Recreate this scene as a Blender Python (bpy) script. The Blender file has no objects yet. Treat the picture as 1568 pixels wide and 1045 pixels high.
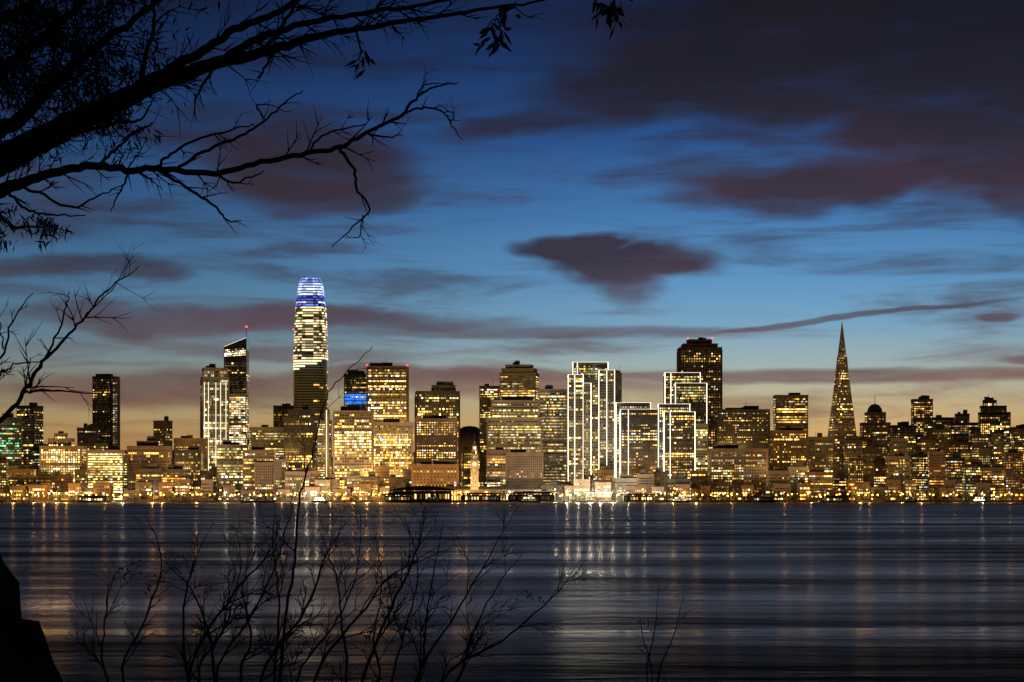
import bpy, math, random, bmesh
import numpy as np
from mathutils import noise as mn, Vector
rng=np.random.default_rng(7); random.seed(7)
K=3e-4; CX=784.; HY=761.; CZ=8.
def W(px,py,d): return np.array([(px-CX)*K*d, d, CZ+(HY-py)*K*d])
def lin(r,g,b):
    f=lambda c:(c/255/12.92) if c/255<=.04045 else ((c/255+.055)/1.055)**2.4
    return (f(r),f(g),f(b),1)
scene=bpy.context.scene
scene.view_settings.view_transform='Standard'; scene.view_settings.look='None'; scene.view_settings.exposure=0
# ------------------------------------------------------------ materials
def newmat(name):
    m=bpy.data.materials.new(name); m.use_nodes=True
    return m,m.node_tree.nodes,m.node_tree.links,m.node_tree.nodes['Principled BSDF']
def wallmat(name,c1,c2,rough=.8,scale=.05,metal=0,bump=0):
    m,n,l,p=newmat(name)
    tc=n.new('ShaderNodeTexCoord'); nz=n.new('ShaderNodeTexNoise'); nz.inputs['Scale'].default_value=scale
    nz.inputs['Detail'].default_value=3
    l.new(tc.outputs['Object'],nz.inputs['Vector'])
    cr=n.new('ShaderNodeValToRGB'); cr.color_ramp.elements[0].position=.35; cr.color_ramp.elements[1].position=.65
    cr.color_ramp.elements[0].color=(*c1,1); cr.color_ramp.elements[1].color=(*c2,1)
    l.new(nz.outputs['Fac'],cr.inputs['Fac']); l.new(cr.outputs['Color'],p.inputs['Base Color'])
    p.inputs['Roughness'].default_value=rough; p.inputs['Metallic'].default_value=metal
    if bump:
        b=n.new('ShaderNodeBump'); b.inputs['Distance'].default_value=bump
        l.new(nz.outputs['Fac'],b.inputs['Height']); l.new(b.outputs['Normal'],p.inputs['Normal'])
    return m
M_CONC=wallmat('concrete',(.18,.16,.13),(.27,.24,.2))
M_DARK=wallmat('dark_cladding',(.04,.037,.035),(.08,.07,.065),.35)
M_BROWN=wallmat('brown_stone',(.13,.09,.06),(.22,.15,.1))
M_GLASS=wallmat('dark_glass',(.02,.025,.035),(.04,.045,.06),.12)
M_STONE=wallmat('light_stone',(.28,.24,.18),(.38,.33,.26))
M_ROOF=wallmat('roofing',(.05,.05,.05),(.1,.1,.1))
def glowmat(name):
    m,n,l,p=newmat(name)
    a=n.new('ShaderNodeAttribute'); a.attribute_name='glow'
    l.new(a.outputs['Color'],p.inputs['Emission Color']); p.inputs['Emission Strength'].default_value=1
    p.inputs['Base Color'].default_value=(.03,.03,.035,1); p.inputs['Roughness'].default_value=.15
    m.cycles.emission_sampling='NONE'
    return m
M_WIN=glowmat('window_light'); M_LAMP=glowmat('lamp_glow')
CITY=[M_CONC,M_DARK,M_BROWN,M_GLASS,M_WIN,M_STONE,M_ROOF,M_LAMP]
CONC,DARK,BROWN,GLASS,WIN,STONE,ROOF,LAMP=range(8)
M_BARK=wallmat('bark',(.02,.017,.014),(.045,.036,.028),.95,14,0,.02)
M_LEAF=wallmat('leaf',(.025,.035,.015),(.05,.06,.03),.7,6)
M_ROCK=wallmat('rock',(.03,.028,.025),(.08,.07,.06),.95,4,0,.05)
M_TREEFAR=wallmat('foliage',(.03,.04,.02),(.07,.08,.04),.9,.3)
# ------------------------------------------------------------ quad soup builder
class MB:
    def __init__(s): s.q=[];s.m=[];s.c=[]
    def add(s,q,mat,col=None):
        q=np.asarray(q,dtype=float).reshape(-1,4,3); n=len(q)
        if n==0: return
        s.q.append(q); s.m.append(np.full(n,mat,np.int32))
        c=np.zeros((n,4)); c[:,3]=1
        if col is not None: c[:,:3]=col
        s.c.append(c)
    def obj(s,name,mats=CITY,smooth=False,parent=None):
        q=np.concatenate(s.q); m=np.concatenate(s.m); c=np.concatenate(s.c); n=len(q)
        org=np.array([q[:,:,0].mean(),q[:,:,1].mean(),q[:,:,2].min()])
        v=(q.reshape(-1,3)-org).astype(np.float32)
        me=bpy.data.meshes.new(name)
        me.vertices.add(4*n); me.vertices.foreach_set('co',v.ravel())
        me.loops.add(4*n); me.loops.foreach_set('vertex_index',np.arange(4*n,dtype=np.int32))
        me.polygons.add(n); me.polygons.foreach_set('loop_start',np.arange(0,4*n,4,dtype=np.int32))
        for mt in mats: me.materials.append(mt)
        me.polygons.foreach_set('material_index',m)
        at=me.attributes.new('glow','FLOAT_COLOR','FACE')
        at.data.foreach_set('color',c.astype(np.float32).ravel())
        me.update(calc_edges=True); me.validate()
        o=bpy.data.objects.new(name,me); o.location=org; scene.collection.objects.link(o)
        return o
def corners(cx,cy,w,d,rot):
    c,s=math.cos(rot),math.sin(rot); r=[]
    for a,b in ((-1,-1),(1,-1),(1,1),(-1,1)):
        x=a*w/2;y=b*d/2; r.append((cx+x*c-y*s,cy+x*s+y*c))
    return r
def box(mb,cs,z0,z1,mat,roof=ROOF,taper=None,col=None):
    top=cs if taper is None else taper
    for i in range(4):
        j=(i+1)%4
        mb.add([[(*cs[i],z0),(*cs[j],z0),(*top[j],z1),(*top[i],z1)]],mat,col)
    mb.add([[(*top[0],z1),(*top[1],z1),(*top[2],z1),(*top[3],z1)]],roof,col)
def abox(mb,x0,x1,y0,y1,z0,z1,mat,roof=None,col=None):
    box(mb,[(x0,y0),(x1,y0),(x1,y1),(x0,y1)],z0,z1,mat,mat if roof is None else roof,None,col)
GOLD=(1,.57,.11); AMB=(1,.40,.05); WHT=(1,.84,.52); LIME=(.86,.72,.2); PALE=(1,.68,.22); COOL=(.75,.95,1.)
def pattern(nf,nc,p,tint,s,coh=.6):
    blk=max(2,int(rng.integers(2,6)))
    b=np.repeat(rng.random((nf,nc//blk+2)),blk,axis=1)[:,:nc]
    r=coh*b+(1-coh)*rng.random((nf,nc))
    g=np.repeat(rng.normal(0,.27,nf//3+2),3)[:nf][:,None]
    fp=np.clip(p+g+rng.normal(0,.2,(nf,1)),0,1.1)
    fp=np.where(rng.random((nf,1))<.1,.0,fp)
    lit=(r-.5)*1.2+.5<fp
    fb=np.exp(rng.normal(-.12,.5,(nf,1))+g*.8)
    zc=rng.normal(0,.5,(4,3)); yi=np.linspace(0,3,nf);xi=np.linspace(0,2,nc)
    z1=np.stack([np.interp(yi,np.arange(4),zc[:,k]) for k in range(3)],1); z2=np.stack([np.interp(xi,np.arange(3),z1[k]) for k in range(nf)],0)
    br=np.exp(rng.normal(-.14,.72,(nf,nc))+z2)*fb*s
    br=np.where(lit,br,s*.09*rng.random((nf,nc))*fb)
    t=np.array(tint)[None,None,:]*np.ones((nf,nc,1))
    k=rng.random((nf,nc,1))
    fw=(rng.random((nf,1,1))<.17)
    t=np.where((k>.87)|(fw&(k>.3)),np.array(WHT),t); t=np.where(k<.14,np.array(AMB),t)
    t=np.where((k>.55)&(k<.66),np.array(LIME),t); t=np.where(k>.975,np.array(COOL),t)
    return (t*br[:,:,None]).reshape(-1,3)
def facade(mb,P,fh=3.6,cw=2.9,wf=.68,hf=.5,p=.6,tint=GOLD,s=1.6,coh=.6,off=.2,fins=0,finmat=CONC,lo=0.,hi=1.,ledge=False):
    P=[np.array(a,dtype=float) for a in P]
    w=np.linalg.norm((P[1]+P[2]-P[0]-P[3])/2); h=np.linalg.norm((P[3]+P[2]-P[0]-P[1])/2)
    nf=int(h/fh); nc=max(1,int(w/cw))
    if nf<1: return
    n=np.cross(P[1]-P[0],P[3]-P[0]); n/=np.linalg.norm(n)
    I,J=np.meshgrid(np.arange(nf),np.arange(nc),indexing='ij'); I=I.ravel();J=J.ravel()
    mu=.03
    u0=mu+(1-2*mu)*(J+.5-wf/2)/nc; u1=mu+(1-2*mu)*(J+.5+wf/2)/nc
    v0=(I+.45-hf/2)/nf; v1=(I+.45+hf/2)/nf
    def B(u,v):
        u=u[:,None];v=v[:,None]
        return (1-u)*(1-v)*P[0]+u*(1-v)*P[1]+u*v*P[2]+(1-u)*v*P[3]+n*off
    q=np.stack([B(u0,v0),B(u1,v0),B(u1,v1),B(u0,v1)],axis=1)
    c=pattern(nf,nc,p,tint,s*1.15,coh)
    keep=((I+.5)/nf>=lo)&((I+.5)/nf<=hi)
    mb.add(q[keep],WIN,c[keep])
    if fins:
        for k in range(0,nc+1,fins):
            u=mu+(1-2*mu)*k/nc
            a=(P[0]*(1-u)+P[1]*u); b=(P[3]*(1-u)+P[2]*u); t=(P[1]-P[0])/np.linalg.norm(P[1]-P[0])*.35
            a2,b2=a+n*.8,b+n*.8
            mb.add([[a2-t,a2+t,b2+t,b2-t],[a-t,a2-t,b2-t,b-t],[a2+t,a+t,b+t,b2+t]],finmat)
    if ledge:
        for k in range(0,nf+1,1):
            v=max(.0,(k-.02))/nf
            if v>1: continue
            a=P[0]*(1-v)+P[3]*v; b=P[1]*(1-v)+P[2]*v; t=np.array([0,0,.3]); 
            a2,b2=a+n*.7,b+n*.7
            mb.add([[a2-t,b2-t,b2+t,a2+t],[a+t,a2+t,b2+t,b+t],[a2-t,a-t,b-t,b2-t]],finmat)
def bar(mb,a,b,r,col,mat=WIN):
    a=np.array(a,float);b=np.array(b,float); t=(b-a)/np.linalg.norm(b-a)
    u=np.cross(t,(0,1,0)) if abs(t[1])<.9 else np.cross(t,(0,0,1)); u/=np.linalg.norm(u); v=np.cross(t,u)
    k=[a+r*(-u-v),a+r*(u-v),a+r*(u+v),a+r*(-u+v)]; e=[x+(b-a) for x in k]
    mb.add([[k[i],k[(i+1)%4],e[(i+1)%4],e[i]] for i in range(4)],mat,col)
def area(o,x,y,z,wd,power,col=(1,.56,.16),tilt=118,name='roof_fill_light',hd=1.5):
    L=bpy.data.lights.new(name,'AREA'); L.shape='RECTANGLE'; L.size=wd; L.size_y=hd; L.energy=power; L.color=col
    lo=bpy.data.objects.new(name,L); scene.collection.objects.link(lo); lo.parent=o
    lo.location=np.array([x,y,z])-np.array(o.location); lo.rotation_euler=(math.radians(tilt),0,0)
def tower(name,tiers,D,rot=0,ratio=.8,mat=CONC,pent=True,outline=None,red=False,fascia=True,finish=True,mb=None,stripes=(),flood=0,**kw):
    """tiers: (left, right, top) survey columns/rows, converted to metres at distance D"""
    mb=mb or MB(); z0=0.; rr=math.radians(rot); side=kw.pop('side',.55)
    fk=dict(finmat=mat,cw=float(rng.uniform(2.3,3.8)),wf=float(rng.uniform(.5,.9)),hf=float(rng.uniform(.38,.6)),fh=float(rng.uniform(3.3,4.1))); fk.update(kw)
    for ti,(xl,xr,yt) in enumerate(tiers):
        wa=(xr-xl)*K*D; w=wa/(math.cos(abs(rr))+ratio*math.sin(abs(rr))); d=w*ratio
        half=(w*math.sin(abs(rr))+d*math.cos(rr))/2
        if ti==0: cy=D+half
        cx=((xl+xr)/2-CX)*K*(D+half*.3)
        z1=W(0,yt,D+half*.3)[2]
        cs=corners(cx,cy,w,d,rr); box(mb,cs,z0,z1,mat)
        zw=z1-(3.5 if fascia else 0)
        for i in (0,1,3):
            j=(i+1)%4
            f2=dict(fk); 
            if i!=0: f2['s']=fk.get('s',1.6)*side if (i==1 and rr<=0 or i==3 and rr>=0) else fk.get('s',1.6)*.8
            facade(mb,[(*cs[i],max(z0,3)),(*cs[j],max(z0,3)),(*cs[j],zw),(*cs[i],zw)],**f2)
        cp=corners(cx,cy,w+.8,d+.8,rr); box(mb,cp,z1-1.2,z1+.8,mat)
        if outline:
            r_,c_=outline; c_=np.array(c_)
            for (x,y) in cs: bar(mb,(x,y,max(z0-8,3)),(x,y,z1+1),r_,c_)
            for i in range(4):
                j=(i+1)%4; bar(mb,(*cs[i],z1+1),(*cs[j],z1+1),r_*.55,c_*.6)
            for sx in stripes:
                f=(sx-xl)/(xr-xl); x=cs[0][0]*(1-f)+cs[1][0]*f; y=cs[0][1]*(1-f)+cs[1][1]*f-.6
                bar(mb,(x,y,4),(x,y,z1),r_*.9,c_*.85)
        z0=z1
    if pent:
        for k in range(int(rng.integers(1,4))):
            a=rng.uniform(.15,.45); b=rng.uniform(.3,.6); hh=rng.uniform(2.5,7)
            ox=rng.uniform(-.25,.25)*w
            box(mb,corners(cx+ox,cy,w*a,d*b,rr),z0+.8,z0+.8+hh,ROOF if rng.random()<.5 else mat)
        if rng.random()<.5:
            x=cx+rng.uniform(-.3,.3)*w; hh=rng.uniform(6,14)
            bar(mb,(x,cy,z0+.8),(x,cy,z0+hh),.22,(0,0,0),ROOF)
    if red:
        for (x,y) in cs[:2]: bar(mb,(x,y,z0+1),(x,y,z0+3.2),.9,(5,.25,.15))
    if not finish: return mb
    o=mb.obj(name)
    if flood: area(o,cx,cy+d*.3,z0+2.5,w*.6,flood)  # added fill light on the roof, warms the towers behind
    return o
# ------------------------------------------------------------ main skyline
T=tower
OW=(.42,(3.2,2.95,2.3))
T('office_tower',[(-14,32,640)],3150,20,.8,DARK,p=.35,tint=(.25,.8,.35),s=.6)
T('office_tower',[(24,62,622)],3350,-20,.9,DARK,p=.22,s=.9,tint=GOLD)
T('office_tower',[(62,126,684),(72,108,672),(80,98,664)],3120,0,.7,STONE,p=.75,tint=PALE,s=1.5,side=.8)
T('office_tower',[(114,150,656)],3400,15,.8,CONC,p=.25,s=.6)
mb=T('residential_tower',[(140,180,577)],3450,-22,.75,DARK,p=.04,s=.8,finish=False,pent=False,fins=2,finmat=DARK)
x0=W(172,0,3450)[0]; abox(mb,x0,x0+8,3452,3475,0,W(0,580,3450)[2],STONE)
facade(mb,[(x0,3452,2),(x0+8,3452,2),(x0+8,3452,190),(x0,3452,190)],p=.7,s=.3,tint=WHT)
abox(mb,W(146,0,3460)[0],W(170,0,3460)[0],3462,3480,W(0,577,3450)[2],W(0,572,3450)[2],ROOF)
mb.obj('residential_tower')
T('office_building',[(134,190,690)],3090,0,.6,CONC,p=.85,tint=LIME,s=1.6,wf=.85,flood=16000)
T('office_building',[(190,262,684),(205,240,676)],3100,8,.6,BROWN,p=.2,s=.7)
T('office_tower',[(234,262,645)],3300,-25,.9,BROWN,p=.15,s=.7)
T('office_building',[(262,318,672)],3180,12,.7,BROWN,p=.15,s=.6)
T('office_building',[(268,308,690)],3120,0,.7,DARK,p=.25,s=.8,flood=10000)
mb=T('condominium_tower',[(304,350,578),(306,348,564)],3250,14,.7,CONC,p=.5,s=.8,tint=WHT,wf=.8,fins=3,finish=False,hf=.7)
for px in (312,318,329,336,344):
    a=W(px,735,3238);b=W(px,585,3238); bar(mb,(a[0],3243+(px-304)*.25,a[2]),(b[0],3243+(px-304)*.25,b[2]),.5,(1.3,1.15,.65))
mb.obj('condominium_tower')
mb=MB(); D=3380; xl,xr=W(342,0,D)[0],W(378,0,D)[0]; zt,zt2=W(0,535,D)[2],W(0,522,D)[2]
cs=corners((xl+xr)/2,D+18,(xr-xl)*.96,34,0)
box(mb,cs,0,zt,DARK)
top=[(*cs[0],zt+4),(*cs[1],zt2+5),(*cs[2],zt2+5),(*cs[3],zt+4)]
for i in range(4):
    j=(i+1)%4; mb.add([[(*cs[i],zt),(*cs[j],zt),top[j],top[i]]],GLASS)
mb.add([top],ROOF)
for i,s_ in ((0,.85),(1,.7),(3,.7)):
    j=(i+1)%4; facade(mb,[(*cs[i],3),(*cs[j],3),(*cs[j],zt-20),(*cs[i],zt-20)],p=.22,s=s_,tint=PALE)
facade(mb,[(*cs[0],zt-12),(*cs[1],zt-10),(*cs[1],zt+3),(*cs[0],zt)],p=.7,s=1.1,tint=WHT,fh=3,off=.3)
bar(mb,top[0],top[1],.35,(1.0,.9,.6)) 
for i in range(0,6):
    z=20+i*34; sx=1 if i%2 else -1
    bar(mb,(cs[0][0] if sx>0 else cs[1][0],cs[0][1]-.6,z),(cs[1][0] if sx>0 else cs[0][0],cs[0][1]-.6,z+34),.5,(.05,.05,.05),CONC)
bar(mb,(xr-2,D+10,zt2),(xr-2,D+10,zt2+22),.4,(0,0,0),ROOF); bar(mb,(xr-2,D+10,zt2+21),(xr-2,D+10,zt2+24),1.1,(5,.2,.15))
mb.obj('slanted_crown_skyscraper')
T('office_tower',[(350,377,604)],3290,0,.6,CONC,p=.85,tint=WHT,s=1.3,wf=.8,hf=.6)
T('office_building',[(332,380,682)],3110,0,.6,CONC,p=.6,tint=LIME,s=1.2,flood=20000)
T('office_building',[(378,436,655)],3220,12,.7,CONC,p=.5,tint=LIME,s=.9,wf=.9,hf=.4)
T('office_building',[(372,420,690)],3090,0,.6,BROWN,p=.5,tint=GOLD,s=1.2,flood=15000)
T('office_tower',[(419,449,622)],3420,0,.8,DARK,p=.12,s=.7)
# ---- tapered rounded glass skyscraper
mb=MB(); D=3420; cx,cy=W(473.5,0,D)[0],D+28
def ring(hw,z,n=40):
    a=(np.arange(n)+.5)/n*2*np.pi; e=.55
    x=np.sign(np.cos(a))*np.abs(np.cos(a))**e; y=np.sign(np.sin(a))*np.abs(np.sin(a))**e
    return np.stack([cx+x*hw,cy+y*hw,np.full(n,z)],1)
prof=[(770,26.5),(640,26.5),(560,26),(520,25.3),(490,24.3),(470,22.8),(455,21),(440,19),(430,17),(426,15.2),(423,12.5)]
ys=np.array([p_[0] for p_ in prof])[::-1]; hs=np.array([p_[1] for p_ in prof])[::-1]
rows=np.arange(768,423,-4.1); rows=np.append(rows,423)
for r0,r1 in zip(rows[:-1],rows[1:]):
    h0=np.interp(r0,ys,hs)*K*D; h1=np.interp(r1,ys,hs)*K*D
    z0,z1=W(0,r0,D)[2],W(0,r1,D)[2]
    A,B=ring(h0,z0),ring(h1,z1)
    n=len(A); j=(np.arange(n)+1)%n
    q=np.stack([A,A[j],B[j],B],1); mb.add(q,GLASS)
    zz0=z0+(z1-z0)*.22; zz1=z0+(z1-z0)*.82
    A2,B2=ring(h0+.25,zz0),ring(h1+.25+(h0-h1)*.2,zz1)
    q=np.stack([A2,A2[j],B2[j],B2],1)
    ang=np.cos((np.arange(n)+.5)/n*2*np.pi)
    y=(r0+r1)/2
    if y<432: base=np.array([.3,.4,1.0])*.9; pr=1
    elif y<450: base=np.array([.5,.62,1.0])*rng.uniform(1.1,1.9); pr=1
    elif y<470: base=np.array([.1,.15,.85])*rng.uniform(.5,1.2) if rng.random()<.55 else np.array([.6,.68,.95])*1.3; pr=.95
    elif y<552: base=np.array([1,.78,.38])*1.4*rng.uniform(.2,1.3); pr=rng.uniform(.45,1.0)
    elif y<566: base=np.array([1,.85,.5])*1.6; pr=None
    else: base=np.array(GOLD)*.8; pr=rng.choice([.03,.1,.35],p=[.5,.35,.15])
    if pr is None:
        br=np.where((ang*12+(y-559))<0,1,.03)
    else:
        blk=np.repeat(rng.random(n//2+1),2)[:n]; br=np.where(blk<pr,np.exp(rng.normal(0,.45,n)),.06)
        if 447<y<552: br*=np.where(rng.random(n)<.15,.3,1)
    mb.add(q,WIN,base[None,:]*br[:,None])
R=ring(12.5*K*D,W(0,423,D)[2]); c0=R.mean(0)
for i in range(0,40,2): mb.add([[R[i],R[(i+1)%40],R[(i+2)%40],c0]],ROOF)
for sx in (-1,1):
    for row in (505,548): bar(mb,(cx+sx*25*K*D,cy-20,W(0,row,D)[2]),(cx+sx*25*K*D,cy-20,W(0,row,D)[2]+2),1,(4,.2,.2))
mb.obj('tapered_glass_skyscraper')
T('office_tower',[(434,486,640),(440,480,628)],3180,-10,.7,DARK,p=.3,s=.8,fins=3)
T('office_tower',[(486,507,645)],3140,0,.7,CONC,p=.7,tint=PALE,s=.8)
mb=MB();bar(mb,W(500,748,3120),W(500,628,3120),.5,(1.6,1.3,.7));abox(mb,W(497,0,3121)[0],W(504,0,3121)[0],3121,3132,0,W(0,627,3121)[2],CONC);mb.obj('elevator_tower')
T('office_tower',[(511,571,630)],3090,0,.6,STONE,p=.85,tint=GOLD,s=1.9,fins=3,ledge=True,wf=.72,hf=.55)
mb=T('office_tower',[(527,563,574)],3350,0,.8,DARK,p=.25,s=.8,finish=False)
a,b=W(528,619,3348),W(561,602,3348)
for r in range(3):
    z0=a[2]+(b[2]-a[2])*r/3; z1=a[2]+(b[2]-a[2])*(r+.72)/3
    for k in range(9):
        xa=a[0]+(b[0]-a[0])*(k)/9; xb=a[0]+(b[0]-a[0])*(k+.85)/9
        v=rng.uniform(.6,1.3); mb.add([[(xa,3348,z0),(xb,3348,z0),(xb,3348,z1),(xa,3348,z1)]],WIN,(.03*v,.25*v,1.1*v))
mb.obj('office_tower')
T('office_tower',[(562,624,562)],3180,0,.7,BROWN,p=.8,tint=GOLD,s=1.9,fins=3,red=True,ledge=True,wf=.75,hf=.5)
T('office_building',[(571,632,648)],3120,0,.6,STONE,p=.8,tint=GOLD,s=1.7,flood=25000)
T('office_tower',[(634,704,600),(660,697,590)],3250,6,.6,DARK,p=.42,tint=GOLD,s=1.1,fins=3)
T('office_building',[(636,700,642)],3160,0,.5,BROWN,p=.6,tint=GOLD,s=1.2,flood=20000)
T('brick_building',[(630,702,712)],3060,0,.4,BROWN,p=.6,tint=AMB,s=1.,cw=5)
T('office_tower',[(734,768,592)],3400,0,.9,CONC,p=.3,tint=GOLD,s=.7)
T('office_tower',[(765,826,572),(768,823,565),(774,817,559)],3300,-8,.7,CONC,p=.68,tint=GOLD,s=1.35,wf=1.0,hf=.42,ledge=True)
T('office_building',[(745,830,640),(752,826,614)],3200,0,.5,CONC,p=.6,tint=LIME,s=.7,wf=1.,hf=.4,ledge=True,flood=20000)
T('office_building',[(745,775,690)],3110,0,.5,BROWN,p=.55,tint=AMB,s=1.0,flood=20000)
T('office_building',[(775,832,694)],3110,0,.5,BROWN,p=.1,tint=AMB,s=.7,flood=15000)
T('office_tower',[(826,868,597)],3250,0,.6,CONC,p=.75,tint=PALE,s=.5,wf=1.,hf=.4,fh=4.4,ledge=True)
G=dict(p=.5,tint=LIME,s=.7,fins=2,pent=False,outline=OW)
T('outlined_slab_tower',[(877,931,556)],3180,0,.35,CONC,stripes=(884,),**G)
T('outlined_slab_tower',[(870,893,575)],3165,0,.5,CONC,stripes=(880,),**G)
T('outlined_slab_tower',[(893,905,588)],3150,0,.8,CONC,**G)
T('outlined_slab_tower',[(917,941,568)],3172,0,.4,CONC,stripes=(929,),**G)
T('office_tower',[(940,952,572)],3260,0,1.,CONC,p=.5,s=.6,tint=LIME)
T('outlined_slab_tower',[(943,996,618)],3140,0,.4,CONC,**G)
T('outlined_slab_tower',[(950,1008,628)],3115,0,.3,DARK,p=.55,tint=GOLD,s=1.1,outline=OW,pent=False,stripes=(962,))
T('outlined_slab_tower',[(1018,1072,572)],3330,0,.4,CONC,stripes=(1027,),**G)
T('outlined_slab_tower',[(1034,1082,588)],3300,0,.4,CONC,**G)
T('outlined_slab_tower',[(1008,1056,620)],3150,0,.4,CONC,**G)
T('outlined_slab_tower',[(1017,1064,632)],3120,0,.35,DARK,p=.45,tint=GOLD,s=1.0,outline=OW,pent=False,stripes=(1026,))
T('office_tower',[(1064,1084,650)],3120,0,.6,CONC,p=.5,tint=LIME,s=.8)
T('granite_skyscraper',[(1040,1105,533),(1046,1099,527),(1054,1091,520)],3480,0,.8,BROWN,p=.42,tint=GOLD,s=.85,fins=2,red=True,cw=4.2,wf=.5)
T('office_tower',[(1098,1178,628)],3200,0,.5,DARK,p=.38,tint=GOLD,s=.9,fins=3)
T('office_building',[(1086,1176,688)],3110,0,.4,BROWN,p=.55,tint=LIME,s=.9,flood=25000)
T('office_tower',[(1187,1237,606)],3350,0,.6,BROWN,p=.65,tint=GOLD,s=1.,wf=1,hf=.5)
T('office_tower',[(1180,1236,660)],3180,5,.6,BROWN,p=.42,tint=GOLD,s=.9,flood=18000)
T('office_building',[(1236,1276,670)],3220,0,.6,CONC,p=.4,tint=GOLD,s=.8)
# ---- pyramid skyscraper
mb=MB(); D=3300; cxp,cyp=W(1294,0,D)[0],D+30; za=W(0,490,D)[2]; zb=W(0,735,D)[2]; hb=28*K*D
def pc(z,rot=math.radians(9)): 
    h=hb*(za-z)/(za-zb)/ (math.cos(rot)+math.sin(rot)) ; h=max(h,.25); return corners(cxp,cyp,2*h,2*h,rot)
box(mb,pc(zb),0,zb,STONE)
zl=W(0,545,D)[2]
box(mb,pc(zb),zb,zl,STONE,STONE,pc(zl)); box(mb,pc(zl),zl+.01,za,STONE,STONE,pc(za))
A,B=pc(zb),pc(zl)
for i in (0,1,3):
    j=(i+1)%4; facade(mb,[(*A[i],zb),(*A[j],zb),(*B[j],zl),(*B[i],zl)],p=.3,tint=GOLD,s=.8 if i==0 else .6,fh=3.9,cw=3.2,hf=.42,coh=.3)
zs=W(0,515,D)[2]
A2,B2=pc(zl),pc(zs)
facade(mb,[(*A2[0],zl),(*A2[1],zl),(*B2[1],zs),(*B2[0],zs)],p=.9,tint=LIME,s=.15,fh=3,cw=2.4,hf=.6)
zw0,zw1=W(0,640,D)[2],W(0,545,D)[2]
for sx in (-1,1):
    h0=hb*(za-zw0)/(za-zb)*.78; h1=hb*(za-zw1)/(za-zb)*.9
    xw=cxp+sx*h0*.95
    box(mb,[(xw-2.2,cyp-4),(xw+2.2,cyp-4),(xw+2.2,cyp+4),(xw-2.2,cyp+4)],zw0,zw1,STONE,STONE,[(cxp+sx*h1-1.8,cyp-3),(cxp+sx*h1+1.8,cyp-3),(cxp+sx*h1+1.8,cyp+3),(cxp+sx*h1-1.8,cyp+3)])
facade(mb,[(*A[0],3),(*A[1],3),(*A[1],zb),(*A[0],zb)],p=.7,tint=GOLD,s=1.2)
mb.obj('pyramid_skyscraper')
mb=T('domed_tower',[(1321,1363,648),(1328,1357,632)],3400,0,.8,BROWN,p=.45,tint=GOLD,s=.8,finish=False,pent=False)
D=3415;cx,cy=W(1342,0,D)[0],D;R0=12*K*D;zb=W(0,632,D)[2]
for k in range(6):
    a0,a1=k/6*np.pi/2,(k+1)/6*np.pi/2
    for i in range(16):
        t0,t1=i/16*2*np.pi,(i+1)/16*2*np.pi
        f=lambda a,t:(cx+R0*math.cos(a)*math.cos(t),cy+15+R0*math.cos(a)*math.sin(t),zb+R0*1.15*math.sin(a))
        mb.add([[f(a0,t0),f(a0,t1),f(a1,t1),f(a1,t0)]],ROOF)
bar(mb,(cx,cy+15,zb+R0),(cx,cy+15,zb+R0+14),.4,(0,0,0),ROOF); mb.obj('domed_tower')
T('apartment_tower',[(1398,1428,612)],3700,0,.7,STONE,p=.6,tint=GOLD,s=.9)
T('apartment_tower',[(1428,1462,640)],3750,10,.7,CONC,p=.3,s=.55)
T('apartment_tower',[(1455,1500,648),(1466,1486,634)],3700,0,.7,BROWN,p=.3,s=.55)
T('apartment_tower',[(1500,1551,632),(1503,1545,622),(1508,1530,613)],3650,-8,.7,BROWN,p=.22,s=.6)
T('apartment_tower',[(1550,1600,655)],3600,0,.7,CONC,p=.35,s=.6)
T('apartment_tower',[(1366,1402,652)],3600,0,.7,CONC,p=.35,s=.6)
# ---- infill
def env(x):
    return np.interp(x,[-60,60,130,300,430,520,640,720,850,1000,1100,1250,1330,1450,1600],[668,690,690,690,680,690,690,700,695,690,690,685,668,662,668])
x=-60.
while x<1640:
    w=rng.uniform(16,38); D=rng.uniform(3240,3420); y=env(x+w/2)+rng.uniform(-12,22)
    T('office_building' if x<1300 else 'apartment_building',[(x,x+w,y)],D,float(rng.uniform(-20,20)),.8,int(rng.choice([CONC,BROWN,DARK,STONE])),p=float(rng.uniform(.15,.6)),tint=[GOLD,GOLD,LIME,AMB,PALE][int(rng.integers(5))],s=float(rng.uniform(.4,1.1)))
    x+=w*rng.uniform(.7,1.)
x=-60.; kf=0
while x<1640:
    w=rng.uniform(18,44); D=rng.uniform(3060,3140); y=env(x+w/2)+rng.uniform(22,52)
    if not(690<x+w/2<758 or 630<x<700):
        kf+=1
        T('mid_rise_building' if x<1250 else 'apartment_building',[(x,x+w,y)],D,float(rng.uniform(-10,10)),.6,int(rng.choice([CONC,BROWN,DARK,BROWN])),p=float(rng.uniform(.12,.75)),tint=[GOLD,GOLD,LIME,AMB,AMB][int(rng.integers(5))],s=float(rng.uniform(.5,1.4)),flood=12000 if kf%2 else 0)
    x+=w*rng.uniform(.75,1.05)
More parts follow.
